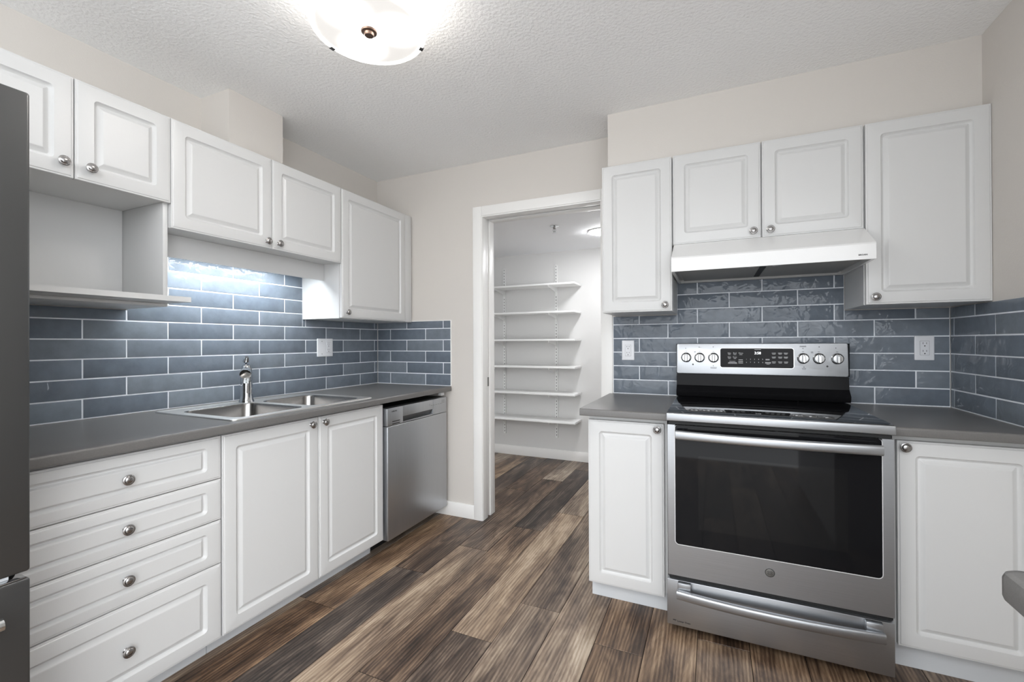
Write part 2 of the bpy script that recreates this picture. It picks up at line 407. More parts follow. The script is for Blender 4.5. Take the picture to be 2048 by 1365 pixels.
# door opening: casings, split jambs, header
cz = 2.1555
struct('trim_1', MB().box(.850, OX0, 2.688, YD-.0005, 0, cz, .0025), 'trimw')
struct('trim_2', MB().box(OX0+.0005, OX1-.0005, 2.688, YD-.0005, OZ, cz, .0025), 'trimw')
struct('trim_3', MB().box(OX1, 1.8065, 2.688, YD-.0005, 0, cz, .0025), 'trimw')
j = MB()
for ya, yb in ((2.6935, SY0+.001), (SY1-.001, 2.873)):
    j.box(OX0-.0115, OX0+.004, ya, yb, .0, OZ-.005, .002)
    j.box(OX0-.0115, OX1+.0115, ya, yb, OZ-.008, OZ+.0115, .002)
j.box(OX1-.004, OX1+.0115, 2.6935, 2.873, .0, OZ-.009, .002)
struct('trim_4', j, 'trimw')
struct('trim_5', MB().box(.80, OX1, SY0+.004, SY1-.004, OZ+.012, OZ+.03), 'darkslot')
d = struct('door_1', MB().box(.10, OX0-.004, SY0+.003, SY1-.003, .010, OZ+.004, .002), 'trimw')
lt = MB().box(OX0-.0042, OX0-.0015, SY0+.008, SY1-.008, .915, .978, .001)
part('door_latch', lt, 'latch', d, 'dark metal latch plate')
stp = MB().box(OX1-.0058, OX1-.0042, SY0-.02, SY1+.012, .925, 1.000, .001)
struct('strike_plate', stp, 'trimw', bpy.data.objects['trim_4'])

# ------------------------------------------------------------------ tiled backsplashes
ROW, Z0T, GAP = .0817, .9165, .0052
def backsplash(name, label, fn, wl, regs, ev, od, L, loc, seed, trim=None):
    # fn(a,b,d): d outward from the wall; regs = (a0,a1,z0,z1)
    rt = thing(name, label, 'backsplash', loc)
    rnd = random.Random(seed); mb = MB(); gr = MB()
    for a0, a1, z0, z1 in regs:
        gr.loft([[fn(a, b, .0008) for a, b in ((a0, z0), (a1, z0), (a1, z1), (a0, z1))], [fn(a, b, .0072) for a, b in ((a0, z0), (a1, z0), (a1, z1), (a0, z1))]])
    for r in range(-2, 12):
        b0 = Z0T+r*ROW+GAP/2; b1 = b0+ROW-GAP
        o = ev if r % 2 == 0 else od
        k0 = int((min(q[0] for q in regs)-o)/L)-2
        for k in range(k0, k0+40):
            c0 = o+k*L+GAP/2; c1 = c0+L-GAP
            full = (min(q[0] for q in regs), max(q[1] for q in regs), regs[0][2], min(q[3] for q in regs))
            for a0, a1, z0, z1 in ([full] if b1 <= full[3] else regs):
                x0, x1, y0, y1 = max(c0, a0+GAP*.3), min(c1, a1-GAP*.3), max(b0, z0), min(b1, z1)
                if x1-x0 < .006 or y1-y0 < .006: continue
                tl = [rnd.uniform(-.0007, .0007) for _ in range(4)]
                def P(a, b, d, q): return fn(a, b, d+tl[q])
                e = .0022
                lo = [P(x0, y0, .003, 0), P(x1, y0, .003, 1), P(x1, y1, .003, 2), P(x0, y1, .003, 3)]
                m1 = [P(x0, y0, .0073, 0), P(x1, y0, .0073, 1), P(x1, y1, .0073, 2), P(x0, y1, .0073, 3)]
                m2 = [P(x0+e*.4, y0+e*.4, .0084, 0), P(x1-e*.4, y0+e*.4, .0084, 1), P(x1-e*.4, y1-e*.4, .0084, 2), P(x0+e*.4, y1-e*.4, .0084, 3)]
                hi = [P(x0+e, y0+e, .0088, 0), P(x1-e, y0+e, .0088, 1), P(x1-e, y1-e, .0088, 2), P(x0+e, y1-e, .0088, 3)]
                mb.loft([lo, m1, m2, hi], cap0=False)
    part('tiles', mb, 'tile', rt, sharp=60); part('grout', gr, 'grout', rt)
    if trim: part('edge_trim', trim, 'trimw', rt)
    return rt
LW = lambda a, b, d: (d, a, b)
BW = lambda a, b, d: (a, YD-d, b)
RW = lambda a, b, d: (XR-d, a, b)
caulk = .9145
backsplash('tile_backsplash', 'slate blue subway tile behind the sink under the left cabinets', LW, 0,
           [(.45, 1.0885, caulk, 1.372), (1.0885, 2.0075, caulk, 1.698), (2.0075, 2.693, caulk, 1.372)], .936, 1.087, .3145, (0, 1.5, caulk), 3)
t = MB(); t.box(.664, .670, YD-.010, YD-.0006, caulk, 1.384); t.box(.012, .664, YD-.010, YD-.0006, 1.379, 1.384)
backsplash('tile_backsplash', 'narrow slate blue tile panel on the wall beside the doorway casing', BW, 0,
           [(.0095, .664, caulk, 1.3785)], .131, .283, .3195, (.33, YD, caulk), 5, t)
t = MB(); t.box(1.8072, 1.8110, YD-.010, YD-.0006, caulk, 1.3765)
backsplash('tile_backsplash', 'slate blue subway tile behind the stainless range', BW, 0,
           [(1.8112, 2.1735, caulk, 1.3735), (2.1735, 2.953, caulk, 1.70), (2.953, 3.3515, caulk, 1.3735)], 2.123, 1.963, .3165, (2.6, YD, caulk), 9, t)
backsplash('tile_backsplash', 'slate blue subway tile on the right wall above the corner counter', RW, 0,
           [(1.95, 2.6935, caulk, 1.3735)], 2.661-.325*4, 2.483-.325*4, .325, (XR, 2.3, caulk), 11)

# ------------------------------------------------------------------ left upper cabinets
UF = .335; UT = 2.153; fu = FX(UF)
def upper(name, label, loc, body, doors):
    rt = thing(name, label, 'cabinet', loc, 'left wall cabinets')
    part('body', body, 'cab', rt)
    for a0, a1, b0, b1, ka, kb in doors:
        dr = part('door', panel_front(fu, a0, a1, b0, b1), 'cab', rt)
        knob(dr, fu, ka, kb)
    return rt
c = upper('microwave_cabinet', 'white two-door wall cabinet with open microwave shelf beside the refrigerator', (.16, .786, 1.375),
      MB().box(.001, .3125, .483, 1.0875, 1.803, UT-.001),
      [(.4835, .7845, 1.8005, UT, .752, 1.848), (.7875, 1.0885, 1.8005, UT, .826, 1.848)])
n = MB(); n.box(.0012, .012, .501, 1.0695, 1.409, 1.8025)
part('niche_back', n, 'cab', c)
for a, b in ((.483, .500), (1.070, 1.0875)): part('side_panel', MB().box(.0012, .312, a, b, 1.376, 1.8025, .0008), 'cab', c)
part('bottom_panel', MB().box(.0012, .325, .5005, 1.0695, 1.3755, 1.3868, .0008), 'cab', c)
part('microwave_shelf', MB().prism([(.0125, .5005), (.3130, .5005), (.3130, .483), (.468, .483), (.468, 1.0885), (.3130, 1.0885), (.3130, 1.0695), (.0125, 1.0695)], lambda a, b, d: (a, b, d), 1.3875, 1.4075), 'cab', c)
c = upper('sink_wall_cabinet', 'white two-door wall cabinet above the sink with a light valance', (.16, 1.548, 1.70),
      MB().box(.001, .3125, 1.0895, 2.0060, 1.7035, UT-.001),
      [(1.0905, 1.5480, 1.7005, UT, 1.517, 1.732), (1.5510, 2.0065, 1.7005, UT, 1.582, 1.732)])
part('valance', MB().box(.178, .194, 1.0895, 2.0055, 1.604, 1.703, .001), 'cab', c)
c = upper('corner_wall_cabinet', 'tall white single-door wall cabinet in the corner beside the doorway wall', (.16, 2.32, 1.375),
      MB().box(.001, .3125, 2.0085, 2.6925, 1.3725, UT-.001), [(2.0115, 2.6165, 1.3760, UT, 2.048, 1.410)])
part('filler_strip', MB().box(.3130, .330, 2.6185, 2.6920, 1.3735, UT-.001, .001), 'cab', c)

# light fitted under the sink cabinet, behind the valance
u = thing('under_cabinet_light', 'slim white light bar hidden behind the valance over the sink', 'light', (.09, 1.55, 1.69))
part('housing', MB().box(.112, .1775, 1.14, 1.90, 1.644, 1.7025, .002), 'shelfw', u)
part('diffuser', MB().box(.120, .172, 1.16, 1.86, 1.6430, 1.6439), 'underlamp', u)

# ------------------------------------------------------------------ left base run
BF = .632; fb_ = FX(BF)
ZD0, ZD1 = .092, .868
c = thing('drawer_cabinet', 'white four-drawer base cabinet beside the refrigerator', 'cabinet', (.3, .79, 0))
part('body', MB().box(.02, .610, .487, 1.1025, .10, .8785), 'cab', c)
part('toe_kick', MB().box(.515, .532, .487, 1.1025, 0, .0995), 'toe', c)
for z0, z1, kz in ((.706, ZD1, .787), (.5485, .703, .627), (.3815, .5455, .464), (ZD0, .3785, .236)):
    tall = z1-z0 > .2
    d = part('drawer', panel_front(fb_, .4885, 1.1010, z0, z1, fa=.052, fb=.052 if tall else .036, sl=.028 if tall else .0225), 'cab', c)
    knob(d, fb_, .7945, kz)
c = thing('sink_base_cabinet', 'white two-door base cabinet under the sink', 'cabinet', (.3, 1.565, 0))
part('body', MB().box(.02, .610, 1.1055, 2.0240, .10, .7100).box(.575, .610, 1.1055, 2.0240, .7105, .8785), 'cab', c)
part('toe_kick', MB().box(.515, .532, 1.1055, 2.0240, 0, .0995), 'toe', c)
for a0, a1, ka in ((1.1070, 1.5645, 1.520), (1.5675, 2.0235, 1.596)):
    d = part('door', panel_front(fb_, a0, a1, ZD0, ZD1), 'cab', c); knob(d, fb_, ka, .840)

dw = thing('dishwasher', 'stainless steel dishwasher at the end of the left counter', 'dishwasher', (.3, 2.35, 0))
part('tub', MB().box(.03, .600, 2.036, 2.670, .095, .842), 'blackgap', dw)
part('base_panel', MB().box(.50, .52, 2.036, 2.690, .0, .094), 'blackgap', dw)
part('door', MB().box(.601, .650, 2.040, 2.662, .078, .737, .004, 3), 'steel_v', dw)
# control panel with a recessed pocket handle
fp = FX(.650)
cp = MB()
cp.box(.601, .650, 2.040, 2.180, .7395, .843, .003); cp.box(.601, .650, 2.496, 2.662, .7395, .843, .003)
cp.box(.601, .650, 2.1785, 2.4975, .779, .843, .003); cp.box(.601, .650, 2.1785, 2.4975, .7395, .748, .003)
cp.box(.601, .6155, 2.1785, 2.4975, .746, .781)
p_ = part('control_panel', cp, 'steel_v', dw)
part('pocket_handle', MB().prism([(.6157, .748), (.628, .748), (.6465, .779), (.6157, .779)], lambda a, b, d: (a, d, b), 2.181, 2.4955), 'fridge', dw, 'dark recessed pocket handle')
for z in (.762, .748): part('vent_slot', MB().box(.6495, .6506, 2.080, 2.150, z-.0022, z+.0022), 'blackgap', dw)
part('brand_lettering', text_mesh('SAMSUNG', .0105, fp, 2.074, .8185, .0006, sx=1.0, bold=.0003), 'print_dark', dw)
mk = MB()
for a, w in ((2.470, .016), (2.494, .02), (2.522, .02), (2.55, .02), (2.578, .02)): mk.box(.6495, .6505, a, a+w, .8035, .806)
for q in range(4):
    for r in range(4): mk.box(.6495, .6505, 2.60+q*.009, 2.604+q*.009, .806+r*.006, .809+r*.006)
mk.box(.6495, .6505, 2.448, 2.462, .807, .8085); mk.box(.6495, .6505, 2.448, 2.462, .814, .8155)
part('button_markings', mk, 'print_blur', dw)
part('mounting_bracket', MB().box(.60, .628, 2.630, 2.668, .852, .872, .002), 'shelfw', dw)

# counter slab with rounded front edge and a sink cut-out
CT, CB = .9135, .8810
SX0, SX1, SY0_, SY1_ = .100, .590, 1.182, 1.928
def edge_profile(x_back, x_front, r=.008, n=5, rb=.004):
    pts = [(x_back, CT), (x_front-r, CT)]
    for k in range(1, n+1):
        a = math.pi/2*(1-k/n); pts.append((x_front-r+r*math.cos(a), CT-r+r*math.sin(a)))
    for k in range(0, n+1):
        a = -math.pi/2*k/n; pts.append((x_front-rb+rb*math.cos(a), CB+rb+rb*math.sin(a)))
    pts.append((x_back, CB)); return pts
mb = MB()
mb.prism(edge_profile(SX1, .671), lambda a, b, d: (a, d, b), .487, 2.6915)
mb.box(.0098, SX0, .487, 2.6915, CB, CT); mb.box(SX0, SX1, .487, SY0_, CB, CT); mb.box(SX0, SX1, SY1_, 2.6915, CB, CT)
solo('countertop', mb, 'counter', 'long charcoal laminate countertop holding the sink', 'countertop')

# sink
def sink():
    s = thing('kitchen_sink', 'stainless double-bowl drop-in sink in the left counter', 'sink', (.34, 1.555, CT))
    x0, x1, y0, y1 = .070, .617, 1.156, 1.958
    bowls = [(.172, .575, 1.205, 1.545), (.172, .575, 1.590, 1.912)]
    fnz = lambda a, b, d: (a, b, CT+d)
    rim = MB()
    outer = [[fnz(a, b, d) for a, b in rrect(x0+i, x1-i, y0+i, y1-i, .02)] for i, d in ((0, .0003), (.001, .0035), (.004, .0055), (.010, .0050), (.013, .0035))]
    rim.loft(outer, cap0=False, cap1=False)
    # deck: fill between outer inner-loop and the bowls, by strips
    X0, X1, Y0, Y1 = x0+.013, x1-.013, y0+.013, y1-.013; zt = CT+.0035
    def quad(a0, a1, b0, b1): rim.add([(a0, b0, zt), (a1, b0, zt), (a1, b1, zt), (a0, b1, zt)], [(0, 1, 2, 3)])
    (p0, p1, q0, q1), (_, _, r0, r1) = bowls
    quad(X0, p0, Y0, Y1); quad(p1, X1, Y0, Y1); quad(p0, p1, Y0, q0); quad(p0, p1, q1, r0); quad(p0, p1, r1, Y1)
    for (a0, a1, b0, b1) in bowls:           # fill bowl corner fillets
        for cx, cy, sx, sy in ((a0, b0, 1, 1), (a1, b0, -1, 1), (a1, b1, -1, -1), (a0, b1, 1, -1)):
            r = .05; arc = [(cx+sx*(r-r*math.cos(t)), cy+sy*(r-r*math.sin(t)), zt) for t in [math.pi/2*k/6 for k in range(7)]]
            rim.add([(cx, cy, zt)]+arc, [(0, k+1, k+2) for k in range(6)])
    part('rim', rim, 'sinkrim', s)
    for a0, a1, b0, b1 in bowls:
        mb = MB(); zz = zt-CT
        loops = [[fnz(a, b, d) for a, b in rrect(a0+i, a1-i, b0+i, b1-i, r)] for i, d, r in
                 ((0, zz, .05), (.003, zz-.002, .05), (.005, zz-.010, .05), (.012, -.13, .055), (.020, -.150, .05), (.035, -.160, .04), (.10, -.163, .03))]
        mb.loft(loops, cap0=False, cap1=True)
        bw = part('bowl', mb, 'sinksteel', s)
        part('drain', MB().lathe([(.042, 0), (.042, .003), (.034, .003), (.03, .001), (.0001, .001)], ((a0+a1)/2, (b0+b1)/2, CT-.1628), n=24), 'chrome', bw)
    return s
sink()

def faucet():
    bx_, by_ = .137, 1.548
    z0 = CT+.0038
    f = thing('kitchen_faucet', 'chrome single-lever faucet standing behind the sink bowls', 'faucet', (bx_, by_, z0))
    part('body', MB().lathe([(.036, 0), (.036, .004), (.032, .012), (.0285, .028), (.0275, .05), (.0270, .12), (.0265, .138), (.024, .145)], (bx_, by_, z0), n=32), 'chrome', f)
    dx, dy = .80, -.60       # spout direction
    L = math.hypot(dx, dy); dx /= L; dy /= L
    path = [(bx_+dx*t, by_+dy*t, z0+h) for t, h in ((-.004, .100), (.016, .122), (.04, .143), (.07, .158), (.10, .163), (.125, .158))]
    part('spout', MB().tube(path, [.024, .024, .0235, .0235, .0240, .0240], n=20), 'chrome', f)
    e = path[-1]
    part('spray_head', MB().lathe([(.0235, 0), (.0255, .006), (.025, .014), (.018, .015), (.0001, .0148)], e, (dx*.93, dy*.93, -.37), n=24), 'chrome', f)
    part('cap', MB().lathe([(.0250, .142), (.0265, .150), (.0265, .160), (.024, .174), (.017, .186), (.0001, .191)], (bx_, by_, z0), n=32), 'chrome', f)
    hp = [(bx_, by_, z0+.170), (bx_-.006, by_+.002, z0+.190), (bx_-.004, by_, z0+.212), (bx_+.012, by_-.006, z0+.236)]
    part('lever', MB().tube(hp, [.021, .0185, .0135, .0075], n=16, sx=1.15), 'chrome', f)
faucet()

# ------------------------------------------------------------------ refrigerator (left edge of view)
def fridge():
    xf = .905; y0, y1 = -.42, .485
    f = thing('refrigerator', 'dark stainless refrigerator at the left end of the counter', 'refrigerator', (.45, .03, 0))
    part('body', MB().box(.03, .845, y0+.006, y1-.006, .02, 1.785, .004), 'fridge_side', f)
    part('upper_door', MB().box(.852, xf, .034, y1, .696, 1.811, .006, 3), 'fridge', f, 'right upper door in dark stainless')
    part('upper_door', MB().box(.852, xf, y0, .030, .696, 1.811, .006, 3), 'fridge', f, 'left upper door in dark stainless')
    dr = part('freezer_drawer', MB().box(.852, xf, y0, y1, .065, .680, .006, 3), 'fridge', f)
    part('drawer_trim', MB().box(.856, xf-.004, y0+.006, y1-.006, .6802, .6835, .001), 'chrome', dr, 'bright trim line on the drawer top')
    part('gap_liner', MB().box(.846, .885, y0+.02, y1-.03, .684, .695), 'toe', f)
    part('gasket', MB().box(.8462, .8515, y0+.01, y1-.008, .09, 1.79), 'blackgap', f)
    part('hinge_cover', MB().box(.74, .87, y1-.07, y1-.01, 1.786, 1.81, .004), 'blackgap', f)
    hb = MB().tube([(xf+.048, y0+.05, .615), (xf+.052, .03, .615), (xf+.048, .425, .615)], .014, n=16)
    hb.box(xf+.0005, xf+.045, y0+.06, y0+.085, .605, .625, .003); hb.box(xf+.0005, xf+.045, .395, .42, .605, .625, .003)
    part('drawer_handle', hb, 'chrome', f)
    part('foot', MB().box(.70, .80, y0+.03, y1-.03, 0, .0195), 'blackgap', f)
fridge()

# ------------------------------------------------------------------ right upper cabinets + hood
YF = 2.365; fy = FY(YF)
def rupper(label, loc, body, doors):
    rt = thing('wall_cabinet', label, 'cabinet', loc, 'wall cabinets around the hood')
    part('body', body, 'cab', rt)
    for a0, a1, b0, b1, ka, kb in doors:
        d = part('door', panel_front(fy, a0, a1, b0, b1), 'cab', rt); knob(d, fy, ka, kb)
    return rt
rupper('narrow white single-door wall cabinet between doorway and hood', (2.0, 2.53, 1.38),
       MB().box(1.822, 2.1735, 2.3875, 2.6935, 1.3775, UT), [(1.8215, 2.1720, 1.3780, UT+.002, 2.140, 1.409)])
rupper('short white two-door wall cabinet directly above the range hood', (2.565, 2.53, 1.71),
       MB().box(2.1750, 2.9535, 2.3875, 2.6935, 1.7095, UT), [(2.1790, 2.5640, 1.7080, UT+.002, 2.533, 1.738), (2.5695, 2.9515, 1.7080, UT+.002, 2.602, 1.738)])
rupper('wide white single-door wall cabinet right of the hood', (3.16, 2.53, 1.38),
       MB().box(2.9550, 3.352, 2.3875, 2.6935, 1.3775, UT), [(2.9585, 3.3600, 1.3780, UT+.002, 2.988, 1.409)])

def hood():
    x0, x1 = 2.1830, 2.9500
    h = thing('range_hood', 'white under-cabinet range hood above the stove', 'range hood', (2.565, 2.44, 1.55))
    zt = 1.7065
    sh = MB()
    prof = [(2.684, zt), (2.366, zt), (2.350, zt-.003), (2.205, 1.617), (2.200, 1.610), (2.200, 1.549), (2.214, 1.549), (2.214, 1.578), (2.684, 1.578)]
    sh.prism(prof, lambda a, b, d: (d, a, b), x0, x1)
    for a, b in ((x0, x0+.013), (x1-.013, x1)): sh.box(a, b, 2.2142, 2.684, 1.549, 1.5785)
    part('shell', sh, 'white_enamel', h, sharp=20)
    part('underside', MB().box(x0+.0135, x1-.0135, 2.2145, 2.683, 1.568, 1.5778).box(x0+.0135, x1-.0135, 2.668, 2.683, 1.550, 1.568), 'hoodunder', h)
    for a, b in ((x0+.030, 2.5535), (2.5795, x1-.030)):
        fl = part('filter', MB().box(a, b, 2.275, 2.660, 1.560, 1.5678, .002), 'filter', h)
        part('pull_tab', MB().box((a+b)/2+(.12 if a < 2.4 else -.15), (a+b)/2+(.15 if a < 2.4 else -.12), 2.262, 2.276, 1.5555, 1.562, .001), 'chrome', fl)
    part('filter_bar', MB().box(2.5545, 2.5785, 2.2150, 2.665, 1.562, 1.5678), 'blackgap', h)
    part('brand_lettering', text_mesh('BROAN', .0082, FY(2.200), 2.892, 1.5645, .0006, sx=1.05, bold=.0003), 'print_dark', h)
hood()

# ------------------------------------------------------------------ right base cabinets and counters
YBF = 2.071; fbr = FY(YBF)
c = thing('narrow_base_cabinet', 'narrow white base cabinet between doorway and stove', 'cabinet', (1.99, 2.38, 0))
part('body', MB().box(1.818, 2.1700, 2.0935, 2.680, .10, .8785), 'cab', c)
part('toe_kick', MB().box(1.818, 2.1700, 2.134, 2.151, 0, .0995), 'toe', c)
part('side_skirt', MB().box(1.818, 1.834, 2.152, 2.680, 0, .0995), 'toe', c)
d = part('door', panel_front(fbr, 1.8165, 2.1580, .090, .857), 'cab', c); knob(d, fbr, 2.131, .833)
c = thing('corner_base_cabinet', 'wide white base cabinet right of the stove', 'cabinet', (3.15, 2.38, 0))
part('body', MB().box(2.9640, 3.3595, 2.0935, 2.680, .10, .8785), 'cab', c)
part('toe_kick', MB().box(2.9640, 3.3595, 2.134, 2.151, 0, .0995), 'toe', c)
d = part('door', panel_front(fbr, 2.9720, 3.3590, .105, .857), 'cab', c); knob(d, fbr, 2.992, .836)
def rcounter(label, x0, x1, loc):
    mb = MB(); yf = 2.018
    pr = edge_profile(0, .30)
    mb.loft([[(x, yf+.30-a, b) for a, b in pr] for x in (x0, x1)])
    mb.box(x0, x1, yf+.30, 2.6930, CB, CT)
    return solo('countertop', mb, 'counter', label, 'countertop')
rcounter('small charcoal countertop left of the stove, overhanging the doorway side', 1.790, 2.1725, None)
rcounter('charcoal countertop in the corner right of the stove', 2.9455, 3.3515, None)

# ------------------------------------------------------------------ range
def stove():
    x0, x1 = 2.1765, 2.9410; yf = 1.970
    r = thing('electric_range', 'stainless freestanding electric range with black glass oven door', 'range', (2.56, 2.32, 0))
    part('body', MB().box(2.182, 2.936, 2.004, 2.672, .030, .905), 'black', r)
    for a in (2.21, 2.87):
        for b in (2.14, 2.60): part('foot', MB().lathe([(.018, 0), (.018, .0295)], (a+.02, b, 0), n=16), 'blackgap', r)
    part('cooktop_glass', MB().box(x0+.002, x1-.002, 1.981, 2.668, .9135, .9255, .002), 'glassblack', r)
    part('cooktop_trim', MB().box(x0, x1, yf, 1.9805, .8905, .9240, .004, 3).box(x0, x0+.004, 1.9805, 2.66, .900, .9130).box(x1-.004, x1, 1.9805, 2.66, .900, .9130), 'steel', r)
    # oven door: stainless surround, black glass
    a0, a1, b0, b1 = 2.1825, 2.9330, .2500, .8760
    g0, g1, gb = 2.2115, 2.9000, .3810
    fn = FY(yf)
    d = MB()
    arc = lambda cx, cz, r, s: [(cx+r*math.cos(t), cz+r*math.sin(t)) for t in [math.radians(s+90*k/6) for k in range(7)]]
    outl = [(a0, b1), (a0, b0), (a1, b0), (a1, b1), (g1, b1)]+[(p, q) for p, q in reversed(arc(g1-.014, gb+.014, .014, 270))]+[(p, q) for p, q in reversed(arc(g0+.014, gb+.014, .014, 180))]+[(g0, b1)]
    d.prism(outl, fn, -.030, 0)
    dr = part('oven_door', d, 'steel', r)
    gl = MB().loft([[fn(a, b, dd) for a, b in rrect(g0+.0008+i, g1-.0008-i, gb+.0008+i, b1-.001, .013)] for i, dd in ((0, -.029), (0, -.0008), (.001, .0002))])
    part('oven_glass', gl, 'ovenglass', dr)
    part('glass_edge', MB().loft([[fn(a, b, dd) for a, b in rrect(g0-q, g1+q, gb-q, b1+.001, .0145+q)] for q, dd in ((.0022, .0001), (.0014, .0011), (0, .0011), (-.0006, .0004))], cap0=False, cap1=False), 'brightedge', dr)
    part('window_pane', MB().box(2.300, 2.800, yf-.0006, yf-.0003, .455, .755), 'ovenpane', dr)
    part('top_vent', MB().box(g0+.05, g1-.25, yf-.0009, yf-.0004, .8610, .8670), 'blackgap', dr)
    # door handle, bowed bar
    def bar(zc, hh, xa, xb, depth, name, par):
        n = 24; path = []
        for k in range(n+1):
            u = k/n; path.append((xa+(xb-xa)*u, yf-.030-depth*(1-(2*u-1)**2), zc))
        mb = MB(); loops = []
        for q, p in enumerate(path):
            dd = Vector(path[min(q+1, n)])-Vector(path[max(q-1, 0)]); dd.normalize(); nn = Vector((dd.y, -dd.x, 0))
            loops.append([Vector(p)+nn*c2+Vector((0, 0, 1))*s2 for c2, s2 in
                          [(.0115*math.copysign(abs(math.cos(t))**.6, math.cos(t)), hh/2*math.copysign(abs(math.sin(t))**.7, math.sin(t))) for t in [2*math.pi*w/18 for w in range(18)]]])
        mb.loft(loops)
        hd = part(name, mb, 'steel', par)
        return hd
    hd = bar(.8405, .036, g0+.006, g1-.006, .022, 'door_handle', dr)
    for a in (g0+.010, g1-.034): part('handle_bracket', MB().box(a, a+.024, yf-.0245, yf-.0012, .830, .853, .003), 'steel', hd)
    # badge
    cx, cz = 2.553, .3315
    bd = part('badge', MB().lathe([(.0168, 0), (.0168, .0012), (.0150, .0016), (.0001, .0016)], (cx, yf-.0003, cz), (0, -1, 0), n=32), 'latch', dr, 'round script monogram badge')
    rg = MB(); rg.lathe([(.0166, .0017), (.0160, .0024), (.0146, .0024), (.0142, .0017)], (cx, yf, cz), (0, -1, 0), n=32, cap0=False, cap1=False)
    for px, pz in ((-.0045, .0035), (.0045, .0035), (-.0045, -.0045), (.0048, -.0045)):
        rg.lathe([(.0036, .0017), (.0036, .0022), (.0024, .0022), (.0024, .0017)], (cx+px, yf, cz+pz), (0, -1, 0), n=14, cap0=False, cap1=False)
    part('badge_mark', rg, 'clip', bd)
    part('gap_shadow', MB().box(2.186, 2.930, 1.985, 2.003, .233, .2495), 'blackgap', r)
    part('top_gap', MB().box(2.186, 2.930, 1.985, 2.003, .8765, .900), 'blackgap', r)
    # lower oven drawer
    dw_ = part('lower_oven_drawer', MB().box(2.1775, 2.9335, yf-.001, 2.003, .0425, .2320, .003), 'steel', r)
    hh = bar(.1880, .036, 2.219, 2.897, .024, 'drawer_handle', dw_)
    for a in (2.221, 2.846): part('handle_bracket', MB().box(a, a+.050, yf-.024, yf-.0015, .193, .2315, .003), 'steel', hh)
    part('lettering', text_mesh('Lower Oven', .0098, FY(yf-.001), 2.2175, .0590, .0006, bold=.00025), 'print_dark', dw_)
    part('lettering', MB().box(2.2005, 2.2130, yf-.0020, yf-.0014, .0625, .0660), 'print_dark', dw_)
    # backguard: flared black riser, stainless control panel
    yb = 2.620
    rs = MB().prism([(2.672, .9258), (2.600, .9258), (2.592, .940), (2.590, .956), (2.606, .970), (2.622, .985), (2.630, 1.046), (2.672, 1.046)], lambda a, b, d: (d, a, b), 2.1740, 2.9560)
    part('backguard_riser', rs, 'black', r)
    pn = MB().loft([[(x, y+dy, z) for x, y, z in [(a, yb+(b-1.045)*.06, b) for a, b in rrect(2.1735+i, 2.9545-i, 1.0470+i, 1.2120-i, .010)]] for i, dy in ((0, .052), (0, .004), (.0015, .001), (.004, 0))])
    pl = part('control_panel', pn, 'steel', r)
    part('end_cap', MB().box(2.1725, 2.1733, yb+.006, 2.672, 1.048, 1.2095), 'black', r)
    part('end_cap', MB().box(2.9547, 2.9580, yb+.004, 2.672, 1.048, 1.2095), 'black', r)
    fpn = lambda a, b, d: (a, yb+(b-1.045)*.06-d, b)
    def plate(a0, a1, b0, b1, rr, lev, nm, mt, par):
        return part(nm, MB().loft([[fpn(a, b, dd) for a, b in rrect(a0+i, a1-i, b0+i, b1-i, rr-i)] for i, dd in lev]), mt, par)
    ds = plate(2.3905, 2.7300, 1.0825, 1.1885, .013, ((0, .0001), (.0006, .0020), (.0024, .0020), (.0030, .0014)), 'display_rim', 'chrome', pl)
    sc = plate(2.3935, 2.7270, 1.0855, 1.1855, .010, ((0, .0014), (.0003, .0022)), 'display', 'screen_black', pl)
    part('clock_digits', text_mesh('3:58', .0185, fpn, 2.5535, 1.1555, .0026, sx=.95, bold=.0002), 'digits', sc)
    pr = MB()
    def dash(a, b, w, hgt=.0028): pr.add([fpn(a-w/2, b, .0025), fpn(a+w/2, b, .0025), fpn(a+w/2, b+hgt, .0025), fpn(a-w/2, b+hgt, .0025)], [(0, 1, 2, 3)])
    def word(t_, a, b, sz=.0082): m_ = text_mesh(t_, sz, fpn, a, b, .0025, 'CENTER', bold=.0001); pr.add(m_.v, m_.f)
    def flush():
        if pr.v: part('control_label', pr, 'print', sc)
        pr.v, pr.f = [], []
    for t_, a, b, w in (('Bake', 2.437, 1.158, .012), ('Broil', 2.463, 1.158, .014), ('Warm', 2.491, 1.158, .014), ('Bake', 2.437, 1.137, .012), ('Roast', 2.463, 1.137, .012)):
        word(t_, a, b); dash(a, b-.006, w, .0018); flush()
    word('Convection', 2.4515, 1.1155, .0062); dash(2.4515, 1.110, .040, .0022); dash(2.4515, 1.1055, .044, .0022); flush()
    for b, w in ((1.124, .02), (1.1155, .022), (1.108, .022)): dash(2.490, b, w, .0026)
    flush()
    for q, ch in enumerate('1234567890'):
        word(ch, 2.517+(q % 5)*.0185, 1.1265 if q < 5 else 1.1105, .0075); flush()
    dash(2.569, 1.1785, .03, .002); flush()
    for a in (2.641, 2.669, 2.694):
        for b in (1.157, 1.137, 1.112): dash(a, b+.0035, .018, .0024); dash(a, b-.0015, .014, .002); flush()
    dash(2.613, 1.129, .018, .002); dash(2.613, 1.125, .018, .002); flush()
    dash(2.615, 1.113, .026, .0022); dash(2.615, 1.1085, .026, .0022); dash(2.615, 1.104, .014, .0018); flush()
    # knobs with a grip ridge
    kp = [(.0265, 0), (.0265, .004), (.0225, .006), (.0215, .018), (.0195, .0215), (.0001, .0222)]
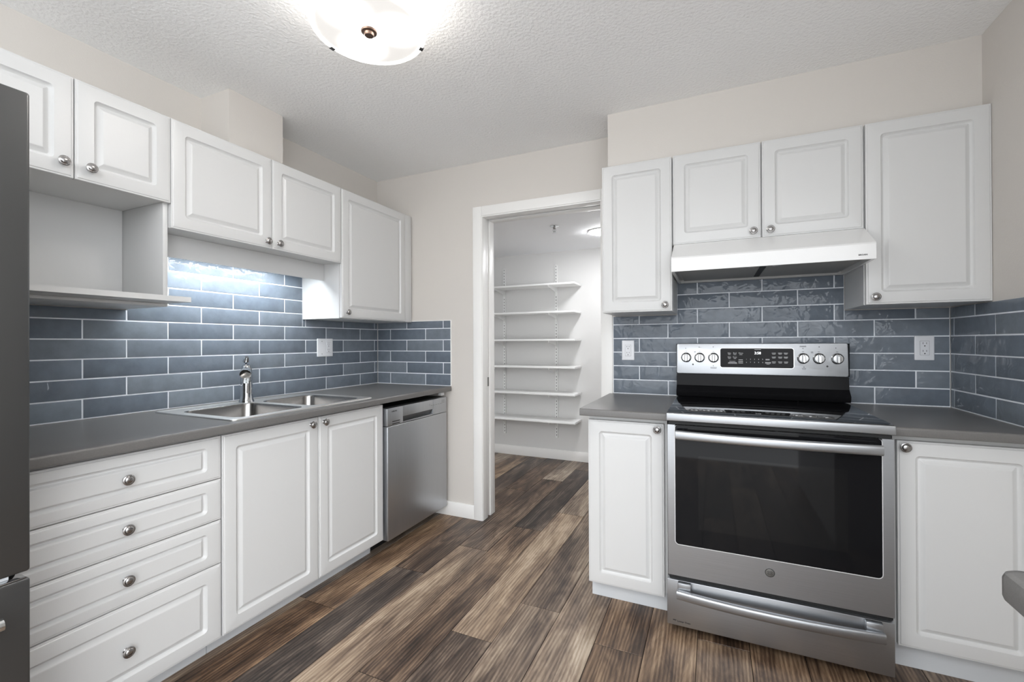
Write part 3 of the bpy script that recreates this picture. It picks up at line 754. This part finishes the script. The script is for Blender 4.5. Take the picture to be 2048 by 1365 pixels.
    for a in (2.2235, 2.2915, 2.3600, 2.7680, 2.8340, 2.9090):
        o = fpn(a, 1.1360, .0002)
        k_ = part('control_knob', MB().lathe(kp, o, (0, -1, 0), n=30), 'knobsteel', pl)
        gp = MB().loft([[fpn(a+u_, 1.1360+w_, dd) for u_, w_ in rrect(-.0075+i, .0075-i, -.0215+i, .0225-i, .004)] for i, dd in ((0, .021), (.0004, .0325), (.0025, .0345))])
        part('grip', gp, 'knobsteel', k_)
        part('pointer', MB().box(a-.0012, a+.0012, o[1]-.0352, o[1]-.0343, 1.148, 1.1565), 'blackgap', k_)
    mk = MB()
    def dot(a, b, rr=.0022): mk.add([fpn(a, b, .0004)]+[fpn(a+rr*math.cos(t), b+rr*math.sin(t), .0004) for t in [2*math.pi*w/12 for w in range(12)]], [(0, w+1, (w+1) % 12+1) for w in range(12)])
    def ds_(a, b, w, hgt=.0018): mk.add([fpn(a-w/2, b, .0004), fpn(a+w/2, b, .0004), fpn(a+w/2, b+hgt, .0004), fpn(a-w/2, b+hgt, .0004)], [(0, 1, 2, 3)])
    def flm(nm='knob_marking'):
        part(nm, mk, 'print_dark', pl); mk.v, mk.f = [], []
    dot(2.221, 1.186); flm(); dot(2.289, 1.192); ds_(2.295, 1.191, .012, .0009); flm(); dot(2.359, 1.193); flm()
    dot(2.359, 1.092); ds_(2.360, 1.083, .032); ds_(2.360, 1.078, .030); flm()
    dot(2.768, 1.186); ds_(2.768, 1.197, .028); ds_(2.768, 1.193, .028); flm()
    dot(2.771, 1.093); ds_(2.771, 1.086, .018); ds_(2.771, 1.081, .016); flm()
    dot(2.836, 1.193); flm(); dot(2.904, 1.188); flm()
    dot(2.258, 1.098, .0042); flm('indicator_light'); dot(2.868, 1.098, .0045); flm('indicator_light')
    for a in (2.2235, 2.2915, 2.36, 2.768, 2.834, 2.909): ds_(a, 1.1685, .009); flm()
    ds_(2.268, 1.167, .010); ds_(2.268, 1.163, .010); flm(); ds_(2.806, 1.168, .010); ds_(2.806, 1.163, .011); flm()
stove()

# ------------------------------------------------------------------ wall outlets
def outlet(label, fn, a0, a1, b0, b1, gangs, loc):
    o = thing('wall_outlet', label, 'outlet', loc, 'white wall outlets')
    part('cover_plate', MB().loft([[fn(a, b, d) for a, b in rrect(a0+i, a1-i, b0+i, b1-i, .003)] for i, d in ((0, .0092), (0, .0125), (.002, .0145), (.004, .0149))]), 'plastic_white', o)
    cb = (b0+b1)/2
    for kind, ca in gangs:
        if kind == 'duplex':
            rc = part('receptacle', MB().loft([[fn(a, b, d) for a, b in rrect(ca-.0168+i, ca+.0168-i, cb-.0330+i, cb+.0330-i, .002)] for i, d in ((0, .0150), (0, .0153), (.0006, .0166))]), 'plastic_white', o)
            sl = MB()
            for dz in (.0185, -.0175):
                for da, h in ((-.0063, .0042), (.0063, .0036)):
                    sl.loft([[fn(ca+da+p*.0009, cb+dz+.004+q*h, d) for p, q in ((-1, -1), (1, -1), (1, 1), (-1, 1))] for d in (.0162, .0169)])
                sl.loft([[fn(ca+.0026*math.cos(t), cb+dz-.0085+.0026*math.sin(t), d) for t in [2*math.pi*w/12 for w in range(12)]] for d in (.0162, .0169)])
            part('slots', sl, 'darkslot', rc)
            ot = MB()
            for i in (0,): ot.loft([[fn(a, b, d) for a, b in rrect(ca-.0176, ca+.0176, cb-.0338, cb+.0338, .0025)] for d in (.0147, .0151)])
            part('receptacle_outline', ot, 'print_blur', o)
            zs = (b1-.011, b0+.011)
        else: zs = (b1-.018, b0+.018)
        for z in zs:
            sc = MB().loft([[fn(ca+.0026*math.cos(t), z+.0026*math.sin(t), d) for t in [2*math.pi*w/12 for w in range(12)]] for d in (.0146, .0153)])
            part('screw', sc, 'nickel' if kind == 'blank' else 'plastic_white', o)
outlet('double-wide white outlet plate on the left tile beside the corner', LW, 2.117, 2.246, 1.134, 1.2525, (('blank', 2.153), ('duplex', 2.208)), (0, 2.18, 1.19))
outlet('white outlet on the tile left of the stove', BW, 1.863, 1.9345, 1.1145, 1.2305, (('duplex', 1.899),), (1.899, YD, 1.17))
outlet('white outlet on the tile right of the stove near the corner', BW, 3.2225, 3.295, 1.1305, 1.2450, (('duplex', 3.259),), (3.259, YD, 1.19))

# ------------------------------------------------------------------ kitchen ceiling lamp
def lamp():
    cx, cy, zb, R = 1.250, 1.232, 2.332, .195
    l = thing('ceiling_lamp', 'lit round frosted glass drum lamp on the kitchen ceiling', 'lamp', (cx, cy, H))
    part('canopy', MB().lathe([(.16, 2.4560), (.16, H-.0005)], (cx, cy, 0), n=48), 'trimw', l)
    part('glass_drum', MB().lathe([(R, zb+.004), (R, 2.452), (R-.005, 2.452), (R-.005, zb+.004)], (cx, cy, 0), n=64, cap0=False, cap1=False), 'lampside', l)
    part('diffuser', MB().lathe([(.0001, zb+.0005), (R-.022, zb+.0005), (R-.014, zb+.003), (R-.014, zb+.006), (.0001, zb+.006)], (cx, cy, 0), n=64), 'lampdisc', l)
    part('glass_rim', MB().lathe([(R-.013, zb+.001), (R+.001, zb+.001), (R+.003, zb+.004), (R+.003, zb+.008), (R-.004, zb+.0038), (R-.013, zb+.0038)], (cx, cy, 0), n=64, cap0=False, cap1=False), 'lampside', l, 'thin glass rim')
    part('finial', MB().lathe([(.0001, zb-.018), (.015, zb-.0175), (.017, zb-.013), (.0175, zb-.008), (.0265, zb-.006), (.0275, zb-.001), (.026, zb+.0002)], (cx, cy, 0), n=28), 'bronze', l)
    for a in (227.3, 107.0, 347.3):
        t = math.radians(a-52); c_, s_ = math.cos(t), math.sin(t); mb = MB()
        loops = []
        for rr, z in ((R-.010, zb-.0015), (R+.0045, zb-.0015), (R+.0045, zb+.0085), (R+.0032, zb+.0085), (R+.0032, zb+.0002), (R-.010, zb+.0002)):
            loops.append([(cx+c_*rr-s_*w, cy+s_*rr+c_*w, z) for w in (-.009, .009)])
        n = len(loops); vs = [p for lp in loops for p in lp]
        mb.add(vs, [(2*i, 2*i+1, 2*((i+1) % n)+1, 2*((i+1) % n)) for i in range(n)]+[tuple(2*i for i in range(n)), tuple(2*i+1 for i in range(n-1, -1, -1))])
        part('clip', mb, 'clip', l)
lamp()

# ------------------------------------------------------------------ pantry fittings
l = thing('pantry_light', 'lit flush round light on the pantry ceiling', 'lamp', (1.50, 3.765, PH))
part('base', MB().lathe([(.112, PH-.008), (.112, PH-.0005)], (1.50, 3.765, 0), n=40), 'shelfw', l)
part('diffuser', MB().lathe([(.0001, PH-.020), (.085, PH-.019), (.100, PH-.015), (.104, PH-.0085)], (1.50, 3.765, 0), n=40), 'pantrylamp', l)
sp = thing('fire_sprinkler', 'chrome pendant fire sprinkler on the pantry ceiling', 'sprinkler', (1.187, 3.44, PH))
part('escutcheon', MB().lathe([(.036, PH-.0005), (.036, PH-.004), (.018, PH-.012), (.0001, PH-.012)], (1.187, 3.44, 0), n=28), 'chrome', sp)
part('body', MB().lathe([(.011, PH-.0122), (.011, PH-.022), (.007, PH-.026), (.0001, PH-.026)], (1.187, 3.44, 0), n=18), 'nickel', sp)
fr = MB()
for s_ in (-1, 1): fr.tube([(1.187+s_*.008, 3.44, PH-.023), (1.187+s_*.012, 3.44, PH-.034), (1.187+s_*.010, 3.44, PH-.045), (1.187+s_*.002, 3.44, PH-.051)], .0022, n=8)
fr.tube([(1.187, 3.44, PH-.026), (1.187, 3.44, PH-.050)], .0018, n=8)
part('frame', fr, 'nickel', sp)
part('deflector', MB().lathe([(.0001, PH-.0525), (.016, PH-.0535), (.016, PH-.0545), (.0001, PH-.0545)], (1.187, 3.44, 0), n=20), 'chrome', sp)

SH = [1.792, 1.514, 1.236, .962, .694, .420]      # undersides of the six shelves
names = ['topmost', 'second from the top', 'third from the top', 'third from the bottom', 'second from the bottom', 'lowest']
for z, nm in zip(SH, names):
    solo('pantry_shelf', MB().box(-.30, 1.136, 4.180, PY-.014, z, z+.018, .0015), 'shelfw', 'white pantry shelf, %s of the six' % nm, 'shelf', 'white pantry shelves')
for x, lab in ((.268, 'left'), (.867, 'right')):
    st = thing('shelf_standard', 'white slotted metal shelf standard, %s of the two on the pantry wall' % lab, 'shelf standard', (x, PY, .24), 'slotted shelf standards')
    rl = MB().box(x-.0125, x+.0125, PY-.0035, PY-.0005, .225, 2.030); rl.box(x-.0125, x-.0095, PY-.0125, PY-.0035, .225, 2.03); rl.box(x+.0095, x+.0125, PY-.0125, PY-.0035, .225, 2.03)
    rl.box(x-.0095, x+.0095, PY-.0125, PY-.0108, .225, 2.03)
    part('rail', rl, 'shelfw', st)
    s_ = MB(); z = .245
    while z < 2.02: s_.box(x-.0025, x+.0025, PY-.0132, PY-.0126, z, z+.017); z += .032
    part('slots', s_, 'darkslot', st)
    for z in SH:
        br = MB().prism([(PY-.0135, z-.0005), (4.187, z-.0005), (4.182, z-.004), (4.182, z-.014), (4.195, z-.018), (PY-.075, z-.040), (PY-.03, z-.052), (PY-.018, z-.075), (PY-.0135, z-.080)], lambda a, b, d: (d, a, b), x-.0025, x+.0025)
        part('bracket', br, 'shelfw', st)

# ------------------------------------------------------------------ peninsula corner at the right edge
pc = MB()
pts = rrect(2.709, 3.3595, -.60, .832, .022, 8)
pc.loft([[(a, b, z) for a, b in rrect(2.709+i, 3.3595-i, -.60+i, .832-i, .024-i, 8)] for i, z in ((.006, CB-.006), (.0015, CB-.0045), (0, CB), (0, CT-.009), (.0025, CT-.003), (.008, CT))])
solo('peninsula_countertop', pc, 'counter', 'rounded charcoal countertop corner poking in at the right edge', 'countertop')
p = thing('peninsula_cabinet', 'white base cabinet under the peninsula countertop', 'cabinet', (3.16, .0, 0))
part('body', MB().box(3.02, 3.352, -.55, .70, .0, CB-.0065), 'cab', p)

for o in bpy.data.objects:
    if o.type == 'MESH' and o.data.materials and o.data.materials[0] is None: print('no material', o.name)
